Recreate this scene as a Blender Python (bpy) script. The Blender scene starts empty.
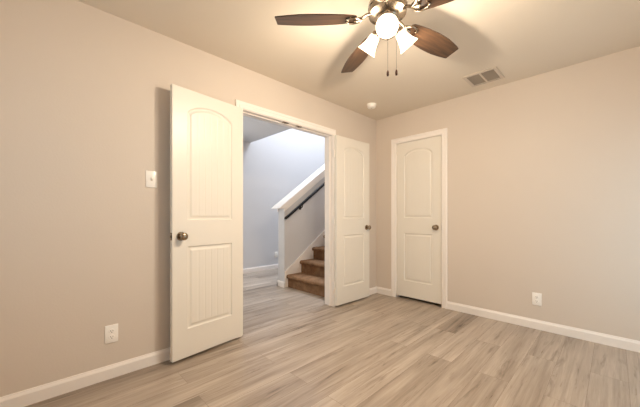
import bpy, bmesh, math, random
from mathutils import Vector, Matrix
random.seed(7)
S = bpy.context.scene
COL = S.collection
R = math.radians

# ------------------------------------------------------------------ camera
cam = bpy.data.cameras.new('camera'); camo = bpy.data.objects.new('camera', cam); COL.objects.link(camo)
camo.location = (-3.427, -2.362, 1.085)
camo.rotation_euler = (R(90), 0, math.atan2(.715, .699) - R(90))
cam.sensor_width = 36; cam.lens = 36 * 288 / 640; cam.shift_y = 12.5 / 640; cam.clip_start = .02
S.camera = camo
# ------------------------------------------------------------------ world, daylight, exposure
w = bpy.data.worlds.new('world'); S.world = w; w.use_nodes = True
w.node_tree.nodes['Background'].inputs[0].default_value = (.54, .81, 1, 1)
w.node_tree.nodes['Background'].inputs[1].default_value = 1.9
def area(name, loc, rot, sx, sy, power, col):
    l = bpy.data.lights.new(name, 'AREA'); l.shape = 'RECTANGLE'; l.size = sx; l.size_y = sy
    l.energy = power; l.color = col
    o = bpy.data.objects.new(name, l); COL.objects.link(o); o.location = loc; o.rotation_euler = rot
    return o
# daylight entering the tall stairwell window, the bedroom window behind the camera, and added fill at an unseen hall window
area('stairwell_daylight', (.95, 1.35, 5.42), (0, 0, 0), 1.8, 1.5, 285, (.77, .86, 1))
area('bedroom_daylight', (-.75, -3.30, .95), (R(80), 0, 0), 1.0, 1.5, 6, (.75, .90, 1))
area('hall_fill', (-2.00, 2.78, 1.35), (R(-90), 0, 0), 1.5, 1.5, 36, (1, .93, .84))  # added fill to brighten the hall and the floor by the doorway
LAMP_W = 43.5
LAMP_COL = (1, .845, .66)
S.view_settings.view_transform = 'Standard'; S.view_settings.look = 'None'
S.view_settings.exposure = 0.0; S.view_settings.gamma = 1; S.view_settings.use_curve_mapping = False
S.cycles.max_bounces = 10; S.cycles.diffuse_bounces = 6; S.cycles.transparent_max_bounces = 12
S.cycles.sample_clamp_indirect = 4; S.cycles.use_denoising = True
S.cycles.caustics_reflective = False; S.cycles.caustics_refractive = False

# ------------------------------------------------------------------ materials
def srgb(*c):
    return tuple(((x/255/12.92) if x/255 <= .04045 else ((x/255+.055)/1.055)**2.4) for x in c) + (1,)
class NT:
    def __init__(s, name):
        s.m = bpy.data.materials.new(name); s.m.use_nodes = True
        s.t = s.m.node_tree; s.b = s.t.nodes['Principled BSDF']
    def n(s, kind, **kw):
        x = s.t.nodes.new(kind)
        for k, v in kw.items(): setattr(x, k, v)
        return x
    def l(s, a, b): s.t.links.new(a, b)
    def bump(s, h, strength, dist):
        b = s.n('ShaderNodeBump'); b.inputs['Strength'].default_value = strength; b.inputs['Distance'].default_value = dist
        s.l(h, b.inputs['Height']); s.l(b.outputs[0], s.b.inputs['Normal'])
def plain(name, col, rough=.5, metal=0, var=.04, scale=40, bump=0, bscale=200, spec=.5):
    m = NT(name); tc = m.n('ShaderNodeTexCoord'); no = m.n('ShaderNodeTexNoise')
    no.inputs['Scale'].default_value = scale; no.inputs['Detail'].default_value = 3
    m.l(tc.outputs['Object'], no.inputs['Vector'])
    mr = m.n('ShaderNodeMapRange'); mr.inputs[3].default_value = 1-var; mr.inputs[4].default_value = 1+var
    m.l(no.outputs[0], mr.inputs[0])
    mx = m.n('ShaderNodeMix', data_type='RGBA', blend_type='MULTIPLY'); mx.inputs[0].default_value = 1
    mx.inputs[6].default_value = col; m.l(mr.outputs[0], mx.inputs[7]); m.l(mx.outputs[2], m.b.inputs['Base Color'])
    m.b.inputs['Roughness'].default_value = rough; m.b.inputs['Metallic'].default_value = metal
    m.b.inputs['Specular IOR Level'].default_value = spec
    if bump:
        n2 = m.n('ShaderNodeTexNoise'); n2.inputs['Scale'].default_value = bscale; n2.inputs['Detail'].default_value = 2
        m.l(tc.outputs['Object'], n2.inputs['Vector']); m.bump(n2.outputs[0], bump, .002)
    return m.m
M_WALL = plain('greige_paint', srgb(213, 201, 188), .5, var=.012, scale=3, bump=.25, bscale=90, spec=.25)
M_CEIL = plain('ceiling_paint', srgb(222, 211, 195), .9, var=.012, scale=4, bump=.3, bscale=120, spec=.2)
M_HALL = plain('hall_paint', srgb(211, 210, 211), .75, var=.012, scale=3, bump=.2, bscale=90, spec=.25)
M_TRIM = plain('white_trim_paint', srgb(240, 233, 226), .32, var=.01, scale=6)
M_DOOR = plain('white_door_paint', srgb(228, 222, 211), .38, var=.01, scale=6)
M_PLATE = plain('white_plastic', srgb(247, 243, 236), .3, var=.01)
M_DARK = plain('dark_slot', srgb(40, 34, 30), .7)
M_NICKEL = plain('brushed_nickel', srgb(160, 147, 130), .25, 1, var=.06, scale=60)
M_PEWTER = plain('antique_pewter', srgb(152, 136, 116), .27, 1, var=.10, scale=50)
M_RAIL = plain('black_rail_paint', srgb(20, 18, 19), .55, spec=.25)
M_VENT = plain('vent_enamel', srgb(205, 193, 178), .5)
M_VDARK = plain('vent_duct', srgb(70, 60, 52), .9)
M_FOB = plain('dark_wood_fob', srgb(30, 17, 11), .9, spec=.05)

def carpet_mat():
    m = NT('brown_carpet'); tc = m.n('ShaderNodeTexCoord')
    no = m.n('ShaderNodeTexNoise'); no.inputs['Scale'].default_value = 160; no.inputs['Detail'].default_value = 4
    n2 = m.n('ShaderNodeTexNoise'); n2.inputs['Scale'].default_value = 14; n2.inputs['Detail'].default_value = 3
    for x in (no, n2): m.l(tc.outputs['Object'], x.inputs['Vector'])
    ad = m.n('ShaderNodeMath', operation='MULTIPLY_ADD'); m.l(no.outputs[0], ad.inputs[0]); ad.inputs[1].default_value = .6
    sc = m.n('ShaderNodeMath', operation='MULTIPLY'); m.l(n2.outputs[0], sc.inputs[0]); sc.inputs[1].default_value = .4
    m.l(sc.outputs[0], ad.inputs[2])
    cr = m.n('ShaderNodeValToRGB'); cr.color_ramp.elements[0].position = .3; cr.color_ramp.elements[1].position = .7
    cr.color_ramp.elements[0].color = srgb(98, 70, 50); cr.color_ramp.elements[1].color = srgb(166, 130, 98)
    m.l(ad.outputs[0], cr.inputs[0]); m.l(cr.outputs[0], m.b.inputs['Base Color'])
    m.b.inputs['Roughness'].default_value = .95; m.b.inputs['Specular IOR Level'].default_value = .1
    m.bump(no.outputs[0], .8, .006); return m.m
M_CARPET = carpet_mat()

def floor_mat():
    m = NT('vinyl_plank_floor'); tc = m.n('ShaderNodeTexCoord')
    br = m.n('ShaderNodeTexBrick'); br.offset = .37; br.offset_frequency = 2; br.squash = 1
    br.inputs['Color1'].default_value = (0, 0, 0, 1); br.inputs['Color2'].default_value = (1, 1, 1, 1); br.inputs['Mortar'].default_value = (.5, .5, .5, 1)
    br.inputs['Scale'].default_value = 1; br.inputs['Mortar Size'].default_value = .0009; br.inputs['Mortar Smooth'].default_value = .1
    br.inputs['Bias'].default_value = 0; br.inputs['Brick Width'].default_value = 1.5; br.inputs['Row Height'].default_value = .182
    mp0 = m.n('ShaderNodeMapping'); mp0.inputs['Location'].default_value = (.68, .06, 0)
    m.l(tc.outputs['Object'], mp0.inputs['Vector']); m.l(mp0.outputs[0], br.inputs['Vector'])
    rnd = m.n('ShaderNodeSeparateColor'); m.l(br.outputs['Color'], rnd.inputs[0])
    def noise(sx, sy, detail, rough, dist, mul):
        mp = m.n('ShaderNodeMapping'); mp.inputs['Scale'].default_value = (sx, sy, 1)
        m.l(tc.outputs['Object'], mp.inputs['Vector'])
        n = m.n('ShaderNodeTexNoise', noise_dimensions='4D'); n.inputs['Scale'].default_value = 1
        n.inputs['Detail'].default_value = detail; n.inputs['Roughness'].default_value = rough; n.inputs['Distortion'].default_value = dist
        m.l(mp.outputs[0], n.inputs['Vector'])
        mu = m.n('ShaderNodeMath', operation='MULTIPLY'); m.l(rnd.outputs[0], mu.inputs[0]); mu.inputs[1].default_value = mul
        m.l(mu.outputs[0], n.inputs['W']); return n.outputs[0]
    g1 = noise(.55, 9.5, 6, .62, .7, 23)      # broad cathedral grain
    g2 = noise(2.6, 62, 5, .7, .4, 41)          # fine streaks
    g3 = noise(.8, 3.4, 3, .55, .3, 57)      # soft cloudy tone
    def madd(a, k, b=None, c=0.0):
        x = m.n('ShaderNodeMath', operation='MULTIPLY_ADD'); m.l(a, x.inputs[0]); x.inputs[1].default_value = k
        if b is None: x.inputs[2].default_value = c
        else: m.l(b, x.inputs[2])
        return x.outputs[0]
    v = madd(g1, 1.2, None, -.255)
    v = madd(g2, .60, v); v = madd(g3, .40, v); v = madd(rnd.outputs[0], .17, v)
    g4 = noise(1.3, 15, 5, .62, 1.4, 83)       # darker knots and cathedral streaks
    kn = m.n('ShaderNodeMapRange'); m.l(g4, kn.inputs[0]); kn.inputs[1].default_value = .56; kn.inputs[2].default_value = .74; kn.inputs[3].default_value = 0; kn.inputs[4].default_value = 1
    v = madd(kn.outputs[0], -.44, v)
    sub = m.n('ShaderNodeMath', operation='SUBTRACT'); m.l(v, sub.inputs[0]); sub.inputs[1].default_value = .375
    cr = m.n('ShaderNodeValToRGB'); e = cr.color_ramp.elements
    e[0].position = .08; e[0].color = srgb(90, 77, 65); e[1].position = .92; e[1].color = srgb(199, 186, 171)
    x = e.new(.36); x.color = srgb(140, 125, 110); x = e.new(.60); x.color = srgb(168, 153, 138)
    m.l(sub.outputs[0], cr.inputs[0])
    mx = m.n('ShaderNodeMix', data_type='RGBA'); m.l(br.outputs['Fac'], mx.inputs[0]); m.l(cr.outputs[0], mx.inputs[6]); mx.inputs[7].default_value = srgb(120, 102, 86)
    m.l(mx.outputs[2], m.b.inputs['Base Color'])
    rg = madd(g2, .22, None, .20); m.l(rg, m.b.inputs['Roughness'])
    m.b.inputs['Specular IOR Level'].default_value = .5
    hh = m.n('ShaderNodeMath', operation='SUBTRACT'); k = madd(g2, .25); m.l(k, hh.inputs[0]); m.l(br.outputs['Fac'], hh.inputs[1])
    m.bump(hh.outputs[0], .35, .0015); return m.m
M_FLOOR = floor_mat()

def blade_mat():
    m = NT('walnut_blade'); tc = m.n('ShaderNodeTexCoord'); mp = m.n('ShaderNodeMapping'); mp.inputs['Scale'].default_value = (5, 60, 5)
    m.l(tc.outputs['Object'], mp.inputs['Vector'])
    n = m.n('ShaderNodeTexNoise'); n.inputs['Scale'].default_value = 1; n.inputs['Detail'].default_value = 4; n.inputs['Distortion'].default_value = .8
    m.l(mp.outputs[0], n.inputs['Vector'])
    cr = m.n('ShaderNodeValToRGB'); e = cr.color_ramp.elements; e[0].position = .3; e[1].position = .72
    e[0].color = srgb(42, 29, 21); e[1].color = srgb(84, 60, 42)
    m.l(n.outputs[0], cr.inputs[0]); m.l(cr.outputs[0], m.b.inputs['Base Color'])
    m.b.inputs['Roughness'].default_value = .38; return m.m
M_BLADE = blade_mat()
def emit(name, col, st, through=0):
    m = NT(name); e = m.n('ShaderNodeEmission'); e.inputs[0].default_value = col; e.inputs[1].default_value = st
    out = m.t.nodes['Material Output']
    if through:
        tr = m.n('ShaderNodeBsdfTransparent'); a = m.n('ShaderNodeMixShader'); a.inputs[0].default_value = through
        m.l(e.outputs[0], a.inputs[1]); m.l(tr.outputs[0], a.inputs[2]); m.l(a.outputs[0], out.inputs[0])
    else: m.l(e.outputs[0], out.inputs[0])
    return m.m
M_SHADE = emit('lit_frosted_glass', (1, .77, .54, 1), 5.5, .38)
M_BULB = emit('lit_bulb', (1, .84, .60, 1), 16)
def pane_mat():
    m = NT('window_pane'); tr = m.n('ShaderNodeBsdfTransparent'); gl = m.n('ShaderNodeBsdfGlossy'); gl.inputs['Roughness'].default_value = .02
    a = m.n('ShaderNodeMixShader'); a.inputs[0].default_value = .06; m.l(tr.outputs[0], a.inputs[1]); m.l(gl.outputs[0], a.inputs[2])
    m.l(a.outputs[0], m.t.nodes['Material Output'].inputs[0]); return m.m
M_PANE = pane_mat()

# ------------------------------------------------------------------ mesh helpers
def box(bm, x0, x1, y0, y1, z0, z1, bev=0):
    r = bmesh.ops.create_cube(bm, size=1, matrix=Matrix.Translation(((x0+x1)/2, (y0+y1)/2, (z0+z1)/2)) @ Matrix.Diagonal((abs(x1-x0), abs(y1-y0), abs(z1-z0), 1)))
    if bev:
        es = list({e for v in r['verts'] for e in v.link_edges})
        bmesh.ops.bevel(bm, geom=es, offset=bev, segments=2, affect='EDGES', profile=.5)
def prism(bm, poly, y0, y1, axis='y'):
    """poly in (x,z) extruded along y, or (x,y) along z, or (y,z) along x."""
    f = {'y': lambda p, t: (p[0], t, p[1]), 'z': lambda p, t: (p[0], p[1], t), 'x': lambda p, t: (t, p[0], p[1])}[axis]
    a = [bm.verts.new(f(p, y0)) for p in poly]; b = [bm.verts.new(f(p, y1)) for p in poly]; n = len(poly)
    fs = [bm.faces.new(a), bm.faces.new(b[::-1])] + [bm.faces.new((a[i], b[i], b[(i+1) % n], a[(i+1) % n])) for i in range(n)]
    return fs
def lathe(bm, prof, seg=32, mat=Matrix(), cap=True):
    rings = []
    for r, z in prof:
        if r < 1e-6: rings.append([bm.verts.new(mat @ Vector((0, 0, z)))])
        else: rings.append([bm.verts.new(mat @ Vector((r*math.cos(2*math.pi*k/seg), r*math.sin(2*math.pi*k/seg), z))) for k in range(seg)])
    for a, b in zip(rings, rings[1:]):
        for k in range(seg):
            k2 = (k+1) % seg
            v = [a[k % len(a)], a[k2 % len(a)], b[k2 % len(b)], b[k % len(b)]]
            v = list(dict.fromkeys(v))
            if len(v) > 2: bm.faces.new(v)
    if cap:
        for rg in (rings[0], rings[-1]):
            if len(rg) > 2: bm.faces.new(rg)
def tube(bm, pts, r, seg=12):
    pts = [Vector(p) for p in pts]; rings = []
    for i, p in enumerate(pts):
        t = (pts[min(i+1, len(pts)-1)] - pts[max(i-1, 0)]).normalized()
        u = t.cross(Vector((0, 0, 1)));  u = u.normalized() if u.length > 1e-4 else Vector((1, 0, 0))
        v = t.cross(u); rr = r[i] if isinstance(r, (list, tuple)) else r
        rings.append([bm.verts.new(p + rr*(math.cos(2*math.pi*k/seg)*u + math.sin(2*math.pi*k/seg)*v)) for k in range(seg)])
    for a, b in zip(rings, rings[1:]):
        for k in range(seg): bm.faces.new((a[k], a[(k+1) % seg], b[(k+1) % seg], b[k]))
    bm.faces.new(rings[0]); bm.faces.new(rings[-1])
def B(): return bmesh.new()
def obj(name, bm, mat, parent=None, smooth=None, kind=None):
    bmesh.ops.recalc_face_normals(bm, faces=bm.faces[:])
    me = bpy.data.meshes.new(name); bm.to_mesh(me); bm.free(); me.materials.append(mat)
    if smooth:
        for p in me.polygons: p.use_smooth = True
        me.set_sharp_from_angle(angle=R(smooth))
    o = bpy.data.objects.new(name, me); COL.objects.link(o)
    if parent: o.parent = parent
    if kind: o['kind'] = kind
    return o
def tag(o, label, cat, group=None, kind=None):
    o['label'] = label; o['category'] = cat
    if group: o['group'] = group
    if kind: o['kind'] = kind
    return o
def thing(name, label, cat, loc=(0, 0, 0), rz=0, group=None, kind=None):
    o = bpy.data.objects.new(name, None); COL.objects.link(o); o.location = loc; o.rotation_euler = (0, 0, rz)
    o.empty_display_size = .1
    return tag(o, label, cat, group, kind)
def struct(name, bm, mat, label, cat, smooth=None):
    return tag(obj(name, bm, mat, None, smooth), label, cat, None, 'structure')

# ------------------------------------------------------------------ room shell
XW, YW = -3.95, -2.95          # walls behind the camera
WT = .133                      # wall thickness
H = 2.44
OL, OR_, OT = -2.108, -.902, 2.052      # double-door opening
CY0, CY1, CT = -.318, -.924, 2.048      # closet opening
XR, YF, HC, TOP = 3.6, 2.55, 2.50, 5.2  # hall: right end, far wall, low ceiling, stairwell top

b = B(); box(b, XW-.2, XR+.2, YW-.2, YF+.2, -.1, 0)
struct('floor', b, M_FLOOR, 'greige wood-look vinyl plank floor running through room and hall', 'floor')

b = B()
box(b, XW, OL-.018, 0, WT, 0, TOP); box(b, OR_+.018, XR, 0, WT, 0, TOP); box(b, OL-.018, OR_+.018, 0, WT, OT+.018, TOP)
struct('wall_left', b, M_WALL, 'greige wall with the open double doorway in it', 'wall')
b = B()
box(b, 0, .12, CY0+.018, 0, 0, H); box(b, 0, .12, YW, CY1-.018, 0, H); box(b, 0, .12, CY1-.018, CY0+.018, CT+.018, H)
struct('wall_right', b, M_WALL, 'greige wall with the closed closet door in it', 'wall')
b = B()
wx0, wx1, wz0, wz1 = -1.30, -.20, .15, 1.75
box(b, XW-.12, wx0, YW-.12, YW, 0, H); box(b, wx1, .12, YW-.12, YW, 0, H)
box(b, wx0, wx1, YW-.12, YW, 0, wz0); box(b, wx0, wx1, YW-.12, YW, wz1, H)
struct('wall_front', b, M_WALL, 'greige window wall behind the camera', 'wall')
b = B(); box(b, XW-.12, XW, YW, -1.75, 0, H); box(b, XW-.12, XW, -.45, 0, 0, H); box(b, XW-.12, XW, -1.75, -.45, 0, .75); box(b, XW-.12, XW, -1.75, -.45, 2.05, H)
struct('wall_rear', b, M_WALL, 'greige wall with an added fill window behind the camera, opposite the closet', 'wall')
b = B(); box(b, XW-.12, .12, YW-.12, 0, H, H+.12)
struct('ceiling', b, M_CEIL, 'beige painted bedroom ceiling carrying the fan', 'ceiling')
# closet behind the closed door
b = B(); box(b, .12, .80, -1.35, -1.25, 0, H); box(b, .12, .80, -.02, 0, 0, H); box(b, .75, .80, -1.25, -.02, 0, H); box(b, .12, .80, -1.25, -.02, H, H+.1)
struct('wall_closet', b, M_WALL, 'closet interior walls behind the closed door', 'wall')
# hall
b = B(); box(b, XW-.12, -2.75, YF, YF+.12, 0, TOP); box(b, -1.25, XR, YF, YF+.12, 0, TOP); box(b, -2.75, -1.25, YF, YF+.12, 0, .6); box(b, -2.75, -1.25, YF, YF+.12, 2.1, TOP)
struct('wall_hall', b, M_HALL, 'pale grey far wall of the hall seen through the doorway', 'wall')
b = B()
box(b, XR, XR+.12, 0, YF+.12, 0, TOP)
struct('wall_stairwell', b, M_HALL, 'end wall of the tall stairwell beyond the stairs', 'wall')
b = B()
box(b, XW-.12, XW, 0, YF, 0, HC)
struct('wall_entry', b, M_HALL, 'end wall of the hall, left of the doorway', 'wall')
b = B(); box(b, XW-.12, -.50, WT, YF, HC, HC+.28)
struct('ceiling_hall', b, M_HALL, 'low grey hall ceiling ending at the open stairwell', 'ceiling')
b = B(); box(b, -.62, -.50, WT, YF, HC+.28, TOP)
struct('wall_upper', b, M_HALL, 'upper stairwell wall above the hall ceiling edge', 'wall')
b = B(); box(b, XW-.12, .05, 0, YF+.12, TOP, TOP+.1); box(b, 1.85, XR+.12, 0, YF+.12, TOP, TOP+.1); box(b, .05, 1.85, 0, .6, TOP, TOP+.1); box(b, .05, 1.85, 2.1, YF+.12, TOP, TOP+.1)
struct('ceiling_stairwell', b, M_HALL, 'high ceiling over the stairwell', 'ceiling')

def window(name, label, origin, ux, w_, h_, mull=1):
    """frame with sash bars and pane in local x (width) / z (height)"""
    t = thing(name, label, 'window', origin, ux, None, 'structure')
    b = B(); f = .05
    box(b, 0, f, -.03, .03, 0, h_, .004); box(b, w_-f, w_, -.03, .03, 0, h_, .004)
    box(b, f, w_-f, -.03, .03, 0, f, .004); box(b, f, w_-f, -.03, .03, h_-f, h_, .004); box(b, f, w_-f, -.02, .02, h_/2-.02, h_/2+.02, .004)
    obj('window_frame', b, M_TRIM, t)
    b = B(); box(b, f, w_-f, -.003, .003, f, h_-f); obj('pane', b, M_PANE, t)
    return t
window('window_1', 'bedroom window behind the camera', (wx0, YW-.06, wz0), 0, 1.1, 1.6)
window('window_2', 'skylight in the high ceiling over the stairs', (.05, .6, TOP+.06), 0, 1.8, 1.5).rotation_euler = (R(-90), 0, 0)
bpy.data.objects['window_2'].location = (.05, .6, TOP+.06)
window('window_fill_rear', 'added unseen window opposite the closet wall, for fill light', (XW-.06, -1.75, .75), R(90), 1.3, 1.3)  # opening added so sky light fills the shade behind the left door
window('window_fill_hall', 'added unseen window in the far hall wall, for fill light', (-2.75, YF+.06, .6), 0, 1.5, 1.5)  # opening added out of view to send light through the doorway

# ------------------------------------------------------------------ casings and jambs
CAS = [(0, 0), (0, .010), (.006, .013), (.026, .015), (.032, .012), (.040, .017), (.056, .019), (.062, .017), (.064, .012), (.064, 0)]
def casing(bm, a, c, top, tofs, last=1.0, prof=CAS):
    """three-sided mitred casing: a..c along the wall, prof (outward, thick); tofs maps (s, z, thick) to xyz"""
    sg = 1 if c > a else -1
    path = [((a), 0, -sg, 0), (a, top, -sg, 1), (c, top, sg*last, 1), (c, 0, sg*last, 0)]
    rings = []
    for s, z, ds, dz in path:
        rings.append([bm.verts.new(tofs(s + ds*o, z + dz*o, t)) for o, t in prof])
    n = len(prof)
    for p, q in zip(rings, rings[1:]):
        for i in range(n-1): bm.faces.new((p[i], p[i+1], q[i+1], q[i]))
    bm.faces.new(rings[0]); bm.faces.new(rings[-1])
t = thing('trim_1', 'cream door casing and jamb framing the open double doorway', 'door frame', ((OL+OR_)/2, 0, 0), 0, None, 'structure')
ox = (OL+OR_)/2
b = B(); casing(b, OL-.005-ox, OR_+.005-ox, OT+.005, lambda s, z, d: (s, -d, z), .5); obj('casing', b, M_TRIM, t, 30)
b = B(); casing(b, OL-.005-ox, OR_+.005-ox, OT+.005, lambda s, z, d: (s, WT+d, z)); obj('casing', b, M_TRIM, t, 30)
b = B(); box(b, OL-.018-ox, OL-ox, -.001, WT+.001, 0, OT); box(b, OR_-ox, OR_+.018-ox, -.001, WT+.001, 0, OT); box(b, OL-.018-ox, OR_+.018-ox, -.001, WT+.001, OT, OT+.018)
obj('jamb', b, M_TRIM, t)
b = B(); box(b, OL-ox, OL+.011-ox, .042, .078, 0, OT, .003); box(b, OR_-.011-ox, OR_-ox, .042, .078, 0, OT, .003); box(b, OL+.011-ox, OR_-.011-ox, .042, .078, OT-.011, OT, .003)
obj('door_stop', b, M_TRIM, t)
for xx in (-.13, .05):
    b = B(); box(b, xx, xx+.075, .008, .036, OT-.004, OT+.001, .001); box(b, xx+.028, xx+.046, .014, .030, OT-.009, OT-.003, .002)
    tagp = obj('catch_plate', b, M_PEWTER, t); tagp['label'] = 'small dark metal catch plate'
t = thing('trim_2', 'cream door casing and jamb around the closed closet door', 'door frame', (0, (CY0+CY1)/2, 0), 0, None, 'structure')
oy = (CY0+CY1)/2
b = B(); casing(b, CY0+.005-oy, CY1-.005-oy, CT+.005, lambda s, z, d: (-d, s, z)); obj('casing', b, M_TRIM, t, 30)
b = B(); box(b, -.001, .121, CY0-oy, CY0+.018-oy, 0, CT); box(b, -.001, .121, CY1-.018-oy, CY1-oy, 0, CT); box(b, -.001, .121, CY1-.018-oy, CY0+.018-oy, CT, CT+.018)
obj('jamb', b, M_TRIM, t)
b = B(); box(b, .043, .078, CY0-.011-oy, CY0-oy, 0, CT, .003); box(b, .043, .078, CY1-oy, CY1+.011-oy, 0, CT, .003); box(b, .043, .078, CY1+.011-oy, CY0-.011-oy, CT-.011, CT, .003)
obj('door_stop', b, M_TRIM, t)

# ------------------------------------------------------------------ baseboards
BP = [(0, 0), (.014, 0), (.014, .066), (.011, .074), (.008, .080), (.006, .088), (0, .088)]
def base_x(bm, x0, x1, y, side): prism(bm, [(y + side*p, q) for p, q in BP], x0, x1, 'x')
def base_y(bm, y0, y1, x, side): prism(bm, [(x + side*p, q) for p, q in BP], y0, y1, 'y')
b = B(); base_x(b, XW, OL-.069, 0, -1); base_x(b, OR_+.069, 0, 0, -1)
struct('baseboard_left', b, M_TRIM, 'white baseboard along the doorway wall', 'baseboard')
b = B(); base_y(b, CY0+.069, 0, 0, -1); base_y(b, YW, CY1-.069, 0, -1)
struct('baseboard_right', b, M_TRIM, 'white baseboard along the closet wall', 'baseboard')
b = B(); base_x(b, XW, 0, YW, 1)
struct('baseboard_front', b, M_TRIM, 'white baseboard under the bedroom window', 'baseboard')
b = B(); base_y(b, YW, 0, XW, 1)
struct('baseboard_rear', b, M_TRIM, 'white baseboard on the wall opposite the closet', 'baseboard')
b = B(); base_x(b, XW, XR, YF, -1)
struct('baseboard_hall', b, M_TRIM, 'white baseboard along the far hall wall', 'baseboard')

# ------------------------------------------------------------------ stairs, half wall, cap, handrail
KX, KY0, KY1, SL = -.76, 1.14, 1.29, .712
SX, RISE, RUN, NST = -.70, .19, .265, 14
kt = lambda x: 1.20 + SL*(x - KX)
b = B(); prism(b, [(KX, 0), (2.745, 0), (2.745, kt(2.745)), (KX, kt(KX))], KY0, KY1)
struct('wall_stair', b, M_HALL, 'grey sloping half wall beside the carpeted stairs', 'wall')
b = B()
tip, low = -.885, -.775
prism(b, [(tip, 1.197), (low, 1.197), (2.745, 1.197+SL*(2.745-low)), (2.745, 1.197+SL*(2.745-tip))], KY0-.032, KY1+.032)
for y0, y1 in ((KY0-.014, KY0), (KY1, KY1+.014)):
    prism(b, [(KX-.012, 1.205-.055), (KX-.012, 1.205), (2.745, kt(2.745)), (2.745, kt(2.745)-.055)], y0, y1)
struct('trim_3', b, M_TRIM, 'white sloping cap on the stair half wall', 'trim')
b = B()
prism(b, [(KX+.004, 0), (KX+.004, .235), (2.745, .235+SL*(2.745-KX)), (2.745, -.25+SL*(2.745-KX)), (SX+.1, 0)], KY0-.016, KY0)
prism(b, [(KX+.004, 0), (KX+.004, .235), (2.745, .235+SL*(2.745-KX)), (2.745, -.25+SL*(2.745-KX)), (SX+.1, 0)], WT, WT+.016)
struct('trim_4', b, M_TRIM, 'white skirt board rising beside the carpeted stairs', 'trim')
b = B()
prism(b, [(KX - p, q) for p, q in BP], KY0-.016, KY1+.014)
base_x(b, KX-.014, 2.7, KY1, 1)
struct('baseboard_stair', b, M_TRIM, 'white baseboard wrapping the foot of the stair half wall', 'baseboard')

st = thing('staircase', 'brown carpeted stairs climbing behind the doorway', 'stairs', (SX, (KY0+WT)/2, 0), 0, None, 'structure')
hw = (KY0-.016 - (WT+.016))/2
for i in range(NST):
    b = B(); z1 = RISE*(i+1); x0 = RUN*i; nx = x0-.034; r = .029
    poly = [(x0, RISE*i), (x0, z1-.064)]
    for k in range(9):
        a = -math.pi/2 - math.pi*k/8
        poly.append((nx + r + r*math.cos(a), z1 - r + r*math.sin(a)))
    xe = x0 + RUN if i < NST-1 else XR-SX
    poly += [(xe, z1), (xe, RISE*i)]
    prism(b, poly, -hw, hw)
    obj('step', b, M_CARPET, st, 40)
b = B(); box(b, 2.745, XR, KY0, YF, 2.38, 2.66); struct('floor_landing', b, M_CARPET, 'carpeted landing at the top of the stairs', 'floor')

hr = thing('handrail', 'dark handrail mounted on the half wall above the carpeted stairs', 'handrail', (-.70, KY0, .9))
def hp(x, z, y=1.075): return (x+.70, y-KY0, z-.9)
b = B(); pts = [hp(-.80, 1.045), hp(-.785, 1.055), hp(-.74, 1.082), hp(-.70, 1.108), hp(-.66, 1.136)] + [hp(-.66+.3*k, 1.136+.3*k*.705) for k in range(1, 11)]
tube(b, pts, [.012, .020] + [.021]*(len(pts)-2), 14); obj('rail', b, M_RAIL, hr, 50)
for x in (-.45, .55, 1.55):
    z = 1.136+.705*(x+.66)
    b = B(); tube(b, [hp(x, z-.018), hp(x, z-.05), hp(x, z-.07, 1.10), hp(x, z-.07, KY0+.001)], .006, 8); box(b, x+.70-.02, x+.70+.02, -.006, 0, z-.9-.10, z-.9-.04, .002)
    obj('bracket', b, M_RAIL, hr, 40)

# ------------------------------------------------------------------ doors
LW, LT, LZ0, LZ1 = .61, .035, .022, 2.046
def grid_panel(a, c, z0, z1, arch):
    """moulded panel: returns frame and panel bmeshes' geometry lists (verts xz, inset, faces split by inside)"""
    def ztop(u):
        if not arch: return z1
        m_ = (a+c)/2; hwid = (c-a)/2; q = (u-m_)/hwid
        return z1 - arch*(1 - math.sqrt(max(0, 1-(q*.94)**2)))/(1-math.sqrt(1-.94**2))
    def dist(u, z):
        zt = ztop(u); e = 1e-3
        slope = (ztop(min(c, u+e)) - ztop(max(a, u-e)))/(2*e)
        return min(u-a, c-u, z-z0, (zt-z)/math.sqrt(1+slope*slope))
    def prof(d, u):
        if d <= 0: return 0
        if d < .006: return .0085*(.5-.5*math.cos(math.pi*d/.006))
        if d < .020: return .0085
        if d < .034: return .0085 - .006*(.5-.5*math.cos(math.pi*(d-.020)/.014))
        h = .0025
        w_ = (c-a-.068)/6
        q = (u-a-.034)/w_; near = abs(q-round(q))*w_
        if .5 < q < 5.5 and near < .004 and d > .038: h += .0022*(1-near/.004)
        return h
    nu = round((c-a)/.004); nz = round((z1-z0)/.005)
    us = [a + (c-a)*i/nu for i in range(nu+1)]; zs = [z0 + (z1-z0)*j/nz for j in range(nz+1)]
    D = [[dist(u, z) for z in zs] for u in us]
    P = [[prof(D[i][j], us[i]) for j in range(nz+1)] for i in range(nu+1)]
    return us, zs, D, P
PX0, PX1 = .112, LW-.112
PAN = {'arched_panel': grid_panel(PX0, PX1, 1.055, 1.945, .075), 'square_panel': grid_panel(PX0, PX1, .232, .855, 0)}
def panel_bm(key, inside):
    us, zs, D, P = PAN[key]; b = B()
    for sgn in (-1, 1):
        vs = {}
        for i in range(len(us)-1):
            for j in range(len(zs)-1):
                q = ((i, j), (i+1, j), (i+1, j+1), (i, j+1))
                ins = any(D[p][r_] > 0 for p, r_ in q)
                if ins != inside: continue
                f = []
                for p, r_ in q:
                    if (p, r_) not in vs: vs[(p, r_)] = b.verts.new((us[p], sgn*(LT/2 - P[p][r_]), zs[r_]))
                    f.append(vs[(p, r_)])
                b.faces.new(f if sgn < 0 else f[::-1])
    return b
def mesh_of(name, b, mat, smooth, recalc=False):
    if recalc: bmesh.ops.recalc_face_normals(b, faces=b.faces[:])
    me = bpy.data.meshes.new(name); b.to_mesh(me); b.free(); me.materials.append(mat)
    if smooth:
        for p in me.polygons: p.use_smooth = True
        me.set_sharp_from_angle(angle=R(smooth))
    return me
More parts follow.
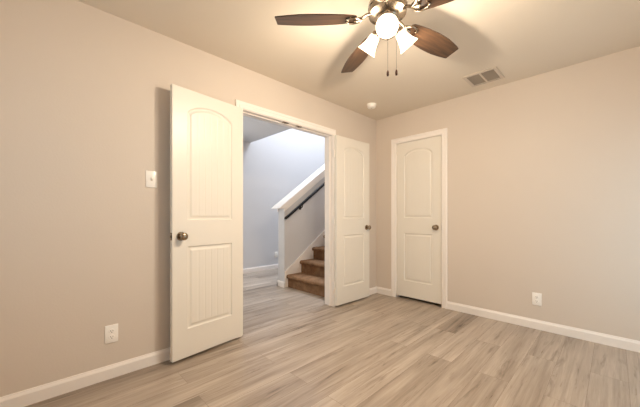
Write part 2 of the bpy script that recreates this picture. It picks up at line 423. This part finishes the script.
lb = panel_bm('arched_panel', False)
for x0, x1, z0, z1 in ((0, PX0, LZ0, LZ1), (PX1, LW, LZ0, LZ1), (PX0, PX1, LZ0, .232), (PX0, PX1, .855, 1.055), (PX0, PX1, 1.945, LZ1)):
    box(lb, x0, x1, -LT/2, LT/2, z0, z1)
ME = {'leaf': mesh_of('leaf', lb, M_DOOR, None)}
for k in PAN: ME[k] = mesh_of(k, panel_bm(k, True), M_DOOR, 60)
kb = B(); RX = Matrix.Rotation(R(90), 4, 'X')     # local z -> -y
lathe(kb, [(.0, 0), (.033, 0), (.033, .004), (.029, .009), (.016, .011), (0.0, .011)], 28, RX); ME['rosette'] = mesh_of('rosette', kb, M_PEWTER, 40, True)
kb = B(); lathe(kb, [(0, .008), (.011, .008), (.010, .024), (.014, .030), (.024, .037), (.0285, .046), (.0275, .055), (.020, .062), (.009, .065), (0, .0655)], 28, RX); ME['knob'] = mesh_of('knob', kb, M_PEWTER, 50, True)
hb = B(); lathe(hb, [(0, -.046), (.004, -.046), (.0065, -.044), (.0065, .044), (.004, .046), (0, .046)], 14); box(hb, -.001, .0012, -.0005, .026, -.044, .044)
ME['hinge'] = mesh_of('hinge', hb, M_TRIM, 40, True)
lp = B(); box(lp, -.001, .0012, -.012, .012, -.028, .028); box(lp, 0, .008, -.006, .006, -.009, .009, .002); ME['latch'] = mesh_of('latch', lp, M_PEWTER, None, True)
def sub(name, parent, loc=(0, 0, 0), rot=(0, 0, 0), sc=(1, 1, 1)):
    o = bpy.data.objects.new(name, ME[name]); COL.objects.link(o); o.parent = parent
    o.location = loc; o.rotation_euler = rot; o.scale = sc; return o
def door(name, label, hinge, ang, width, hinge_side, lift=0):
    t = thing(name, label, 'door', (hinge[0], hinge[1], lift), ang, None, 'structure')
    s = (width/LW, 1, (2.044-lift)/2.046)
    sub('leaf', t, sc=s); sub('arched_panel', t, sc=s); sub('square_panel', t, sc=s)
    for q in (-1, 1):
        k = sub('knob', t, (width-.062, q*LT/2, .935), (0, 0, 0 if q < 0 else R(180))); k['label'] = 'pewter door knob'
        sub('rosette', k)
    l = sub('latch', t, (width, 0, .935)); l['label'] = 'pewter latch plate'
    for z in (.25, 1.03, 1.83): sub('hinge', t, (-.003, hinge_side*(LT/2+.003), z), (0, 0, 0 if hinge_side < 0 else 0))
    return t
def placed(name, label, p, q, room_side, hinge_side, lift=0):
    """p, q: hinge and free corners of the face turned to the room"""
    d = Vector((q[0]-p[0], q[1]-p[1])); a = math.atan2(d.y, d.x); n = Vector((-math.sin(a), math.cos(a)))
    h = Vector(p) - n*(room_side*LT/2)
    return door(name, label, h, a, d.length, hinge_side, lift)
placed('door_1', 'left white panelled door, swung open almost flat beside the light switch', (-2.123, -.046), (-2.733, -.122), 1, -1)
placed('door_2', 'right white panelled door, folded back into the room corner', (-.908, -.066), (-.284, -.086), -1, 1)
placed('door_3', 'closed white panelled closet door on the right wall', (.004, CY0-.004), (.004, CY1+.005), -1, -1, .012)

# ------------------------------------------------------------------ outlets and switch
def outlet(label, loc, rz):
    """face looks along local -y"""
    t = thing('wall_outlet', label, 'outlet', loc, rz)
    b = B(); box(b, -.037, .037, -.006, 0, -.060, .060, .003); obj('cover_plate', b, M_PLATE, t, 40)
    for z in (-.0195, .0195):
        b = B(); lathe(b, [(0, 0), (.0165, 0), (.0165, .0085), (.0155, .0095), (0, .0095)], 20, Matrix.Translation((0, 0, z)) @ RX @ Matrix.Diagonal((1, .84, 1, 1)))
        r_ = obj('receptacle', b, M_PLATE, t, 40)
        b = B(); box(b, -.0075, -.0050, -.0100, -.009, z-.001, z+.007); box(b, .0050, .0075, -.0100, -.009, z-.001, z+.006); box(b, -.0025, .0025, -.0100, -.009, z-.010, z-.005)
        s_ = obj('socket_slots', b, M_DARK, r_); s_['label'] = 'dark socket slots'
    b = B(); lathe(b, [(0, .006), (.003, .006), (.003, .0075), (0, .008)], 10, RX); obj('screw', b, M_PLATE, t)
    return t
outlet('white duplex outlet on the left wall, below the light switch', (-3.076, 0, .295), 0)
outlet('white duplex outlet low on the right wall, right of the closet', (0, -1.84, .287), R(-90))
outlet('small white outlet on the far hall wall beside the stair half wall', (.10, YF, .285), 0)
t = thing('light_switch', 'white toggle light switch on the wall beside the open left door', 'switch', (-2.838, 0, 1.353))
b = B(); box(b, -.037, .037, -.006, 0, -.060, .060, .003); obj('cover_plate', b, M_PLATE, t, 40)
b = B(); box(b, -.0055, .0055, -.0075, -.005, -.0125, .0125, .0006); bz = obj('toggle_slot', b, M_VENT, t)
b = B(); prism(b, [(-.005, -.006), (-.005, .006), (-.018, .011), (-.020, .004)], -.0042, .0042, 'x'); obj('toggle', b, M_PLATE, t)
for z in (-.030, .030):
    b = B(); lathe(b, [(0, .006), (.003, .006), (.003, .0072), (0, .0078)], 10, Matrix.Translation((0, 0, z)) @ RX); obj('screw', b, M_PLATE, t)

# ------------------------------------------------------------------ ceiling vent, smoke detector
t = thing('ceiling_vent', 'square two-bay metal air vent on the ceiling near the closet wall', 'vent', (-.325, -1.468, H))
b = B(); o_, i_ = .146, .116
for x0, x1, y0, y1 in ((-o_, o_, -o_, -i_), (-o_, o_, i_, o_), (-o_, -i_, -i_, i_), (i_, o_, -i_, i_)): box(b, x0, x1, y0, y1, -.010, 0, .003)
obj('frame', b, M_VENT, t)
b = B(); box(b, -i_, i_, -.008, .008, -.010, 0, .002); obj('divider', b, M_VENT, t)
for y0, y1 in ((-i_, -.008), (.008, i_)):
    b = B()
    for k in range(10):
        x = -i_ + .0125 + .025*k; prism(b, [(x-.010, -.001), (x-.0085, -.001), (x+.0060, -.011), (x+.0045, -.011)], y0, y1)
    obj('louver_panel', b, plain('vent_louver', srgb(150, 138, 124), .5), t)
b = B(); box(b, -i_, i_, -i_, i_, -.0012, -.0002); obj('duct', b, M_VDARK, t)
t = thing('smoke_detector', 'small round white smoke detector on the ceiling near the room corner', 'smoke detector', (-.533, -.297, H))
b = B(); lathe(b, [(0, 0), (.058, 0), (.058, -.012), (.054, -.014), (0, -.014)], 32); obj('base', b, M_PLATE, t, 40)
b = B(); lathe(b, [(.050, -.014), (.052, -.018), (.050, -.034), (.042, -.042), (.022, -.044), (0, -.044)], 32, cap=False); obj('cover', b, M_PLATE, t, 50)
b = B(); lathe(b, [(0, -.043), (.011, -.043), (.011, -.0455), (0, -.046)], 16); bz = obj('test_button', b, M_VENT, t)

# ------------------------------------------------------------------ ceiling fan
FX, FY = -1.94, -1.415
fan = thing('ceiling_fan', 'five-blade walnut ceiling fan with brushed nickel body and three lit shades', 'ceiling fan', (FX, FY, H))
Z = lambda z: z - H + .04
ZK = lambda z: z - H + .018
b = B(); lathe(b, [(0, 0), (.068, 0), (.070, -.010), (.060, -.040), (.030, -.058), (.016, -.060), (0, -.060)], 36); obj('canopy', b, M_NICKEL, fan, 40)
b = B(); lathe(b, [(.013, -.05), (.013, Z(2.33))], 16); obj('downrod', b, M_NICKEL, fan, 40)
b = B(); lathe(b, [(0, Z(2.345)), (.030, Z(2.345)), (.045, Z(2.330)), (.095, Z(2.322)), (.112, Z(2.308)), (.115, Z(2.285)), (.108, Z(2.280)), (.108, Z(2.268)), (.114, Z(2.262)), (.110, Z(2.246)), (.080, Z(2.236)), (.055, Z(2.232)), (0, Z(2.232))], 40)
obj('motor_housing', b, M_NICKEL, fan, 30)
b = B(); lathe(b, [(0, Z(2.236)), (.058, Z(2.236)), (.060, Z(2.225)), (.052, Z(2.218)), (.052, ZK(2.180)), (.058, ZK(2.172)), (.054, ZK(2.150)), (.034, ZK(2.136)), (.016, ZK(2.130)), (.010, ZK(2.118)), (0, ZK(2.115))], 32)
obj('switch_housing', b, M_NICKEL, fan, 30)
def blade_outline():
    pts = []
    prof = [(.185, .038), (.20, .049), (.25, .059), (.32, .068), (.40, .074), (.46, .075), (.52, .073), (.58, .066), (.64, .057), (.662, .052), (.666, .048)]
    for x, y in prof: pts.append((x, y))
    for x, y in prof[::-1]: pts.append((x, -y))
    return pts
bb = B(); prism(bb, blade_outline(), -.003, .003, 'z'); ME['blade'] = mesh_of('blade', bb, M_BLADE, None, True)
bb = B()
tube(bb, [(.095, 0, .026), (.125, 0, .020), (.150, 0, .004), (.175, 0, -.008), (.20, 0, -.009)], [.011, .010, .009, .008, .007], 10)
for s in (-1, 1):
    tube(bb, [(.150, s*.002, .002), (.165, s*.022, -.007), (.190, s*.036, -.009), (.225, s*.034, -.009), (.245, s*.020, -.009), (.235, s*.008, -.009)], [.008, .008, .007, .007, .006, .006], 8)
    lathe(bb, [(0, -.014), (.008, -.013), (.009, -.004), (0, -.003)], 10, Matrix.Translation((.222, s*.034, 0)))
ME['blade_bracket'] = mesh_of('blade_bracket', bb, M_NICKEL, 50, True)
for k, az in enumerate((134, 61.5, -10.8, -83, -155)):
    o = bpy.data.objects.new('blade', ME['blade']); COL.objects.link(o); o.parent = fan
    o.location = (0, 0, Z(2.222))
    o.rotation_euler = (Matrix.Rotation(R(az), 3, 'Z') @ Matrix.Rotation(R(-13), 3, 'X')).to_euler()
    sub('blade_bracket', o)
AX = 48
for az in (212, 332, 92):
    rot = Matrix.Rotation(R(az), 4, 'Z')
    def rp(r_, z): return rot @ Vector((r_, 0, ZK(z)))
    b = B(); tube(b, [rp(.045, 2.165), rp(.062, 2.186), rp(.070, 2.188), rp(.074, 2.178)], .008, 10)
    d = Vector((math.cos(R(AX)), 0, -math.sin(R(AX)))); ang = Vector((0, 0, 1)).rotation_difference(d).to_matrix().to_4x4()
    mt = Matrix.Translation(rp(.070, 2.190)) @ rot @ ang
    lathe(b, [(0, -.004), (.020, -.004), (.026, .004), (.027, .022), (.0, .022)], 20, mt)
    obj('light_arm', b, M_NICKEL, fan, 45)
    b = B(); lathe(b, [(.026, .018), (.031, .026), (.034, .045), (.038, .066), (.045, .088), (.054, .106), (.061, .118), (.0595, .1185), (.052, .105), (.043, .087), (.036, .066), (.032, .045), (.029, .028), (.024, .020)], 32, mt, cap=False)
    sh = obj('lamp_shade', b, M_SHADE, fan, 60); sh['label'] = 'lit frosted white glass bell shade'
    b = B(); lathe(b, [(0, .022), (.012, .022), (.013, .040), (.022, .058), (.025, .072), (.021, .086), (.010, .094), (0, .096)], 20, mt)
    bl = obj('bulb', b, M_BULB, sh, 60)
    l = bpy.data.lights.new('lamp_light', 'POINT'); l.energy = LAMP_W; l.color = LAMP_COL; l.shadow_soft_size = .03
    lo = bpy.data.objects.new('lamp_light', l); COL.objects.link(lo); lo.parent = sh; lo.location = (mt @ Vector((0, 0, .114)))
rt = Vector((.715, -.699, 0)); fw = Vector((.699, .715, 0))
for dx, zb in ((-.002, 1.870), (.049, 1.875)):
    p = rt*dx*1.0 + fw*-.020
    b = B(); n = 26; z0 = 2.165
    tube(b, [(p.x, p.y, Z(z0)), (p.x, p.y, Z(zb+.03))], .0008, 6)
    c = obj('pull_chain', b, M_FOB, fan)
    b = B(); lathe(b, [(0, Z(zb+.034)), (.003, Z(zb+.033)), (.0065, Z(zb+.024)), (.0075, Z(zb+.010)), (.006, Z(zb)), (0, Z(zb-.001))], 12, Matrix.Translation((p.x, p.y, 0)))
    f = obj('fob', b, M_FOB, c, 50); f['label'] = 'dark wooden pull fob'
